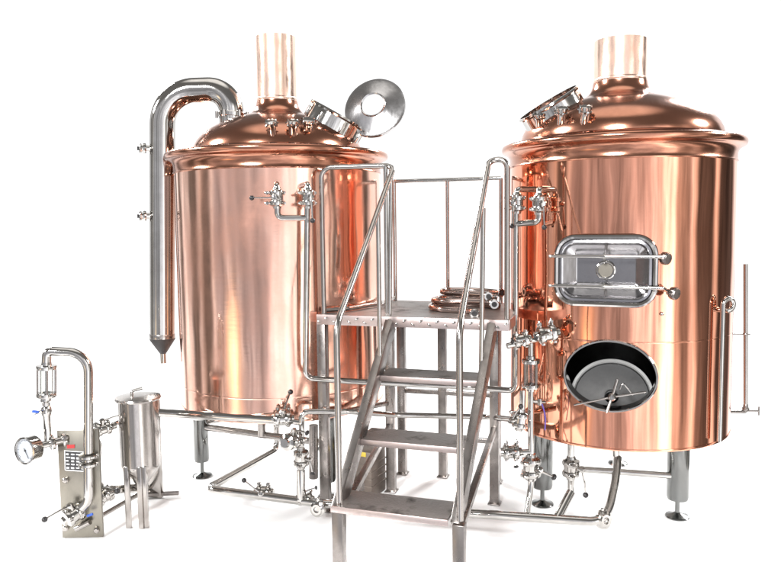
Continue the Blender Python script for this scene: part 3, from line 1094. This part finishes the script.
# gauge line
ga, gb = A(36, 447, 3.98), A(116, 425, 4.26)
gl = pipe('gauge_pipe', 'steel pipe running back from the pressure gauge to the strainer', [[ga, gb]], r=.022,
          stubs=[(A(52, 442.5, 4.03), gb - ga), (A(64, 439, 4.08), gb - ga), (A(97, 430, 4.19), gb - ga), (A(108, 427, 4.23), gb - ga)])
valve(A(103, 429, 4.20), gb - ga, (-.2, -.4, 1), 'valve on the pipe between pressure gauge and strainer', hang=1.4, s=.9)
mb = MB(); mb.cyl(A(75, 430, 4.1), A(78, 424, 4.12), .02)
gc = A(27.5, 450, 3.96)
gax = V((-.42, -1, .06)).normalized()
pg = thing('pressure_gauge', 'round white-faced pressure gauge in a steel case on the pipe end', 'gauge', tuple(gc))
RG = .074
MB().lathe([(0, -.05), (RG * .95, -.05), (RG, -.045), (RG, .012), (RG * 1.05, .014), (RG * 1.05, .022), (RG * .92, .024), (RG * .88, .014), (0, .012)], gc, gax, n=48).build('case', steel, pg)
MB().lathe([(RG * .89, .0145), (0, .0145)], gc, gax, n=40).build('dial', dialM, pg)
gx = gax.cross(Z).normalized(); gy = gx.cross(gax).normalized()
mb = MB()
for k in range(31):
    a = math.radians(-135 + 270 * k / 30 + 90)
    d = gx * math.cos(a) + gy * math.sin(a)
    l = .70 if k % 5 == 0 else .77
    mb.bar(gc + gax * .0155 + d * RG * l, gc + gax * .0155 + d * RG * .84, .0016, .001, gax, 0)
mb.build('scale_marks', inkM, pg)
d = (gx * -.55 - gy * .83).normalized()
mb = MB(); mb.bar(gc + gax * .018 - d * RG * .22, gc + gax * .018 + d * RG * .68, .003, .0012, gax, 0); mb.sphere(gc + gax * .017, .006, 10)
mb.build('needle', inkM, pg)

# strainer
sc = V((-1.56, 4.30, 0)); sr = .118
zb_, zt_ = .345, .775
sn = thing('strainer', 'steel canister strainer with a flat lid on three square legs', 'strainer', tuple(sc))
MB().lathe([(sr, zt_), (sr, zb_ + .03), (sr * 1.01, zb_ + .02), (sr * .96, zb_), (.045, zb_ - .09), (.035, zb_ - .10), (0, zb_ - .10)], sc, n=64).build('canister', steelB, sn)
lidm = MB().lathe([(sr * .9, zt_ - .005), (sr * 1.12, zt_ - .002), (sr * 1.15, zt_ + .006), (sr * 1.12, zt_ + .016), (sr * .8, zt_ + .022), (0, zt_ + .03)], sc, n=64)
lid = lidm.build('lid', steelB, sn)
mb = MB()
h0_ = sc + V((-.03, -.02, zt_ + .025)); 
mb.tube([h0_, h0_ + Z * .03, h0_ + V((.055, .03, .04))], .009, .01)
mb.build('lid_handle', steel, lid)
for u, v, in ((117, 533), (140.5, 536), (147, 528)):
    f0 = onz(u, v, .004)
    d = V((f0.x - sc.x, f0.y - sc.y, 0)); d = d.normalized() * min(d.length, sr * .93)
    f0 = sc + d
    mb = MB(); mb.bar(V((f0.x, f0.y, .001)), V((f0.x, f0.y, zb_ + .04)), .030, .030, (0, 1, 0), .003)
    mb.build('leg', steelB, sn)
mb = MB(); p = sc + V((0, 0, zb_ - .08)); mb.tube([p, p - Z * .05, A(112, 490, 4.20)], .026, .06); mb.build('outlet', steel, sn)
# lower valve group
va, vb = A(72, 516, 4.02), A(112, 490, 4.20)
pipe('suction_pipe', 'short low pipe between the strainer outlet and the front of the panel', [[A(80, 511, 4.06), vb]], r=.022, stubs=[(A(105, 494.5, 4.16), vb - va)])
valve(A(103, 496, 4.16), vb - va, (-.2, -.5, 1), 'valve low down between the panel edge and strainer', hang=0.2, s=1.15)
valve(A(74, 515, 4.03), vb - va, (-.2, -.3, 1), 'valve with a black knob lever low in front of the panel', hang=-1.5, s=1.1)
p = A(87, 516, 4.02)
mb = MB(); mb.bar(p, p + V((.035, 0, .012)), .012, .014)
tag(mb.build('plastic_tag', blueM, None, org=tuple(p)), 'small blue plastic tag by the lowest valve on the panel', 'tag')
mb = MB(); p0_ = A(101, 445, 4.17); p1_ = A(98, 482, 4.17)
mb.tube([A(97, 436, 4.17), p0_, p1_], .007, .01)
rodo = mb.build('lever_rod', steel, None, org=tuple(p0_))
tag(rodo, 'thin upright lever rod with black ball at the panel edge', 'lever')
MB().sphere(p1_, .017).build('knob', black, rodo)

# ------------------------------------------------------------------ box under the steps
b0_ = onz(368, 497, .0)
pb_ = thing('pump_box', 'brownish pump casing with a yellow sticker standing under the steps', 'pump', tuple(b0_))
ang = M.Rotation(-.5, 4, 'Z')
mb = MB(); mb.box(M.Translation(b0_ + V((.0, .08, .16))) @ ang, .17, .20, .318, .012)
cs = mb.build('casing', boxM, pb_)
for k in range(4):
    mb = MB()
    mb.box(M.Translation(b0_ + V((-.0, .08, .08 + .05 * k))) @ ang, .176, .206, .012, .003)
    mb.build('cooling_fin', boxM, cs)
mb = MB(); mb.box(M.Translation(b0_ + V((.0, .08, .30))) @ ang @ M.Translation((0, -.1015, -.0)), .09, .004, .03, .001)
mb.build('sticker', yellowM, cs)
mb = MB(); mb.cyl(b0_ + V((-.11, .0, .08)), b0_ + V((-.02, .04, .08)), .06); mb.build('motor_end', steelD, pb_)

# ------------------------------------------------------------------ floor
mb = MB().add([(-2.75, 2.95, 0), (2.5, 2.95, 0), (2.7, 6.6, 0), (-2.75, 6.6, 0)], [[0, 1, 2, 3]])
tag(mb.build('floor', floorM), kind='structure')

# ------------------------------------------------------------------ surroundings and added fill suns
w = bpy.data.worlds.new('World'); S.world = w; w.use_nodes = True
N, L = w.node_tree.nodes, w.node_tree.links
bg = N['Background']
tc = N.new('ShaderNodeTexCoord')
sp = N.new('ShaderNodeSeparateXYZ'); L.new(tc.outputs['Generated'], sp.inputs[0])


def mth(op, *ins):
    n_ = N.new('ShaderNodeMath'); n_.operation = op
    for i, x in enumerate(ins):
        if isinstance(x, (int, float)):
            n_.inputs[i].default_value = x
        else:
            L.new(x, n_.inputs[i])
    return n_.outputs[0]


neg = mth('MULTIPLY', sp.outputs['Y'], -1.0)
az = mth('ARCTAN2', sp.outputs['X'], neg)
fac = mth('MULTIPLY_ADD', az, 1 / (2 * PI), .5)
ramp = N.new('ShaderNodeValToRGB'); L.new(fac, ramp.inputs[0])
MAXV = 3.0
WARM, COOL, NEU = (1, .93, .86), (.95, .95, 1.0), (1, 1, 1)
stops = [(-180, 1.3, NEU), (-134, 1.3, NEU), (-130, .35, WARM), (-125, .16, WARM), (-120, .8, NEU), (-107, .7, NEU), (-102, .15, WARM), (-93, .12, WARM), (-89, .7, NEU), (-84, .6, WARM),
         (-80, .12, WARM), (-71, .14, WARM), (-68, .95, NEU), (-63, .45, COOL), (-50, .58, COOL), (-34, .40, COOL), (-10, .48, COOL), (-2, .95, COOL), (20, 1.10, COOL), (26, 2.0, NEU), (37, 2.2, NEU), (41, .7, WARM), (54, .42, WARM), (58, .95, NEU),
         (63, .95, WARM), (67, .17, WARM), (84, .10, WARM), (88, .85, WARM), (92, .85, WARM), (95, .08, WARM), (122, .08, WARM), (131, 1.3, NEU)]
cr = ramp.color_ramp
while len(cr.elements) < len(stops):
    cr.elements.new(.5)
for e, (d, v, c) in zip(cr.elements, stops):
    e.position = (d + 180) / 360
for e, (d, v, c) in zip(cr.elements, stops):
    e.color = (*[v / MAXV * x for x in c], 1)
el = N.new('ShaderNodeValToRGB')   # weight of the surround by height
zf = mth('MULTIPLY_ADD', sp.outputs['Z'], .5, .5)
L.new(zf, el.inputs[0])
ce = el.color_ramp
while len(ce.elements) < 4:
    ce.elements.new(.5)
for e, (z, v) in zip(ce.elements, ((-1, 0), (.33, 0), (.45, 1), (1, 1))):
    e.position = z * .5 + .5; e.color = (v, v, v, 1)
tp = N.new('ShaderNodeValToRGB')   # ceiling
L.new(zf, tp.inputs[0])
for e, (z, v) in zip(tp.color_ramp.elements, ((.88, .24), (.96, 1.7))):
    e.position = z * .5 + .5; e.color = (v / MAXV, v * .97 / MAXV, v * .93 / MAXV, 1)
# uneven surroundings: upright streaks, lighter towards the ground, one warm lit patch
cb = N.new('ShaderNodeCombineXYZ'); L.new(mth('MULTIPLY', az, 5.5), cb.inputs[0]); L.new(mth('MULTIPLY', sp.outputs['Z'], 2.6), cb.inputs[1])
nz = N.new('ShaderNodeTexNoise'); nz.inputs['Scale'].default_value = 1.0; nz.inputs['Detail'].default_value = 6; nz.inputs['Roughness'].default_value = .66
L.new(cb.outputs[0], nz.inputs['Vector'])
mr = N.new('ShaderNodeMapRange'); L.new(nz.outputs['Fac'], mr.inputs[0])
for i_, v_ in ((1, .34), (2, .68), (3, .45), (4, 2.0)):
    mr.inputs[i_].default_value = v_
front = N.new('ShaderNodeMapRange'); L.new(mth('ABSOLUTE', az), front.inputs[0])
for i_, v_ in ((1, 2.26), (2, 2.32), (3, 0.0), (4, 1.0)):
    front.inputs[i_].default_value = v_
streak = mth('ADD', mth('MULTIPLY', mr.outputs[0], mth('SUBTRACT', 1.0, front.outputs[0])), front.outputs[0])
low = N.new('ShaderNodeMapRange'); L.new(sp.outputs['Z'], low.inputs[0])
for i_, v_ in ((1, -.32), (2, -.06), (3, 1.45), (4, 1.0)):
    low.inputs[i_].default_value = v_
amt = mth('MULTIPLY', streak, low.outputs[0])
da = mth('MULTIPLY', mth('ADD', az, math.radians(46)), 9.0)
dz_ = mth('MULTIPLY', mth('ADD', sp.outputs['Z'], .20), 12.0)
g_ = mth('POWER', 2.718, mth('MULTIPLY', mth('ADD', mth('MULTIPLY', da, da), mth('MULTIPLY', dz_, dz_)), -1.0))
vm = N.new('ShaderNodeVectorMath'); vm.operation = 'SCALE'; L.new(ramp.outputs[0], vm.inputs[0]); L.new(amt, vm.inputs['Scale'])
wp = N.new('ShaderNodeVectorMath'); wp.operation = 'SCALE'; wp.inputs[0].default_value = (.75, .52, .24); L.new(g_, wp.inputs['Scale'])
vs_ = N.new('ShaderNodeVectorMath'); vs_.operation = 'ADD'; L.new(vm.outputs[0], vs_.inputs[0]); L.new(wp.outputs[0], vs_.inputs[1])
mx = N.new('ShaderNodeMixRGB'); L.new(el.outputs[0], mx.inputs[0]); L.new(vs_.outputs[0], mx.inputs[1]); L.new(tp.outputs[0], mx.inputs[2])
L.new(mx.outputs[0], bg.inputs['Color'])
bg.inputs['Strength'].default_value = MAXV


def sun(rx, az_deg, el_deg, strength, ang):
    l = bpy.data.lights.new('added_fill_sun', 'SUN'); l.energy = strength; l.angle = math.radians(ang)
    o = bpy.data.objects.new('added_fill_sun', l); COL.objects.link(o)
    a, e = math.radians(az_deg), math.radians(el_deg)
    d = V((math.sin(a) * math.cos(e), -math.cos(a) * math.cos(e), math.sin(e)))   # direction towards the added sun, azimuth from the viewer's side
    o.rotation_euler = d.to_track_quat('Z', 'Y').to_euler()
    return o


for az_d, el_d, st_ in ((-88, 26, 4.0), (88, 26, 4.0), (-142, 30, 3.2), (142, 30, 3.2), (-22, 24, 4.2)):  # suns added to wash the floor white, not lamps of the place
    sun('', az_d, el_d, st_, 12)

S.view_settings.view_transform = 'Standard'
S.view_settings.look = 'None'
S.view_settings.exposure = 0
S.view_settings.gamma = 1
S.cycles.max_bounces = 12
S.cycles.glossy_bounces = 8
S.cycles.transmission_bounces = 8
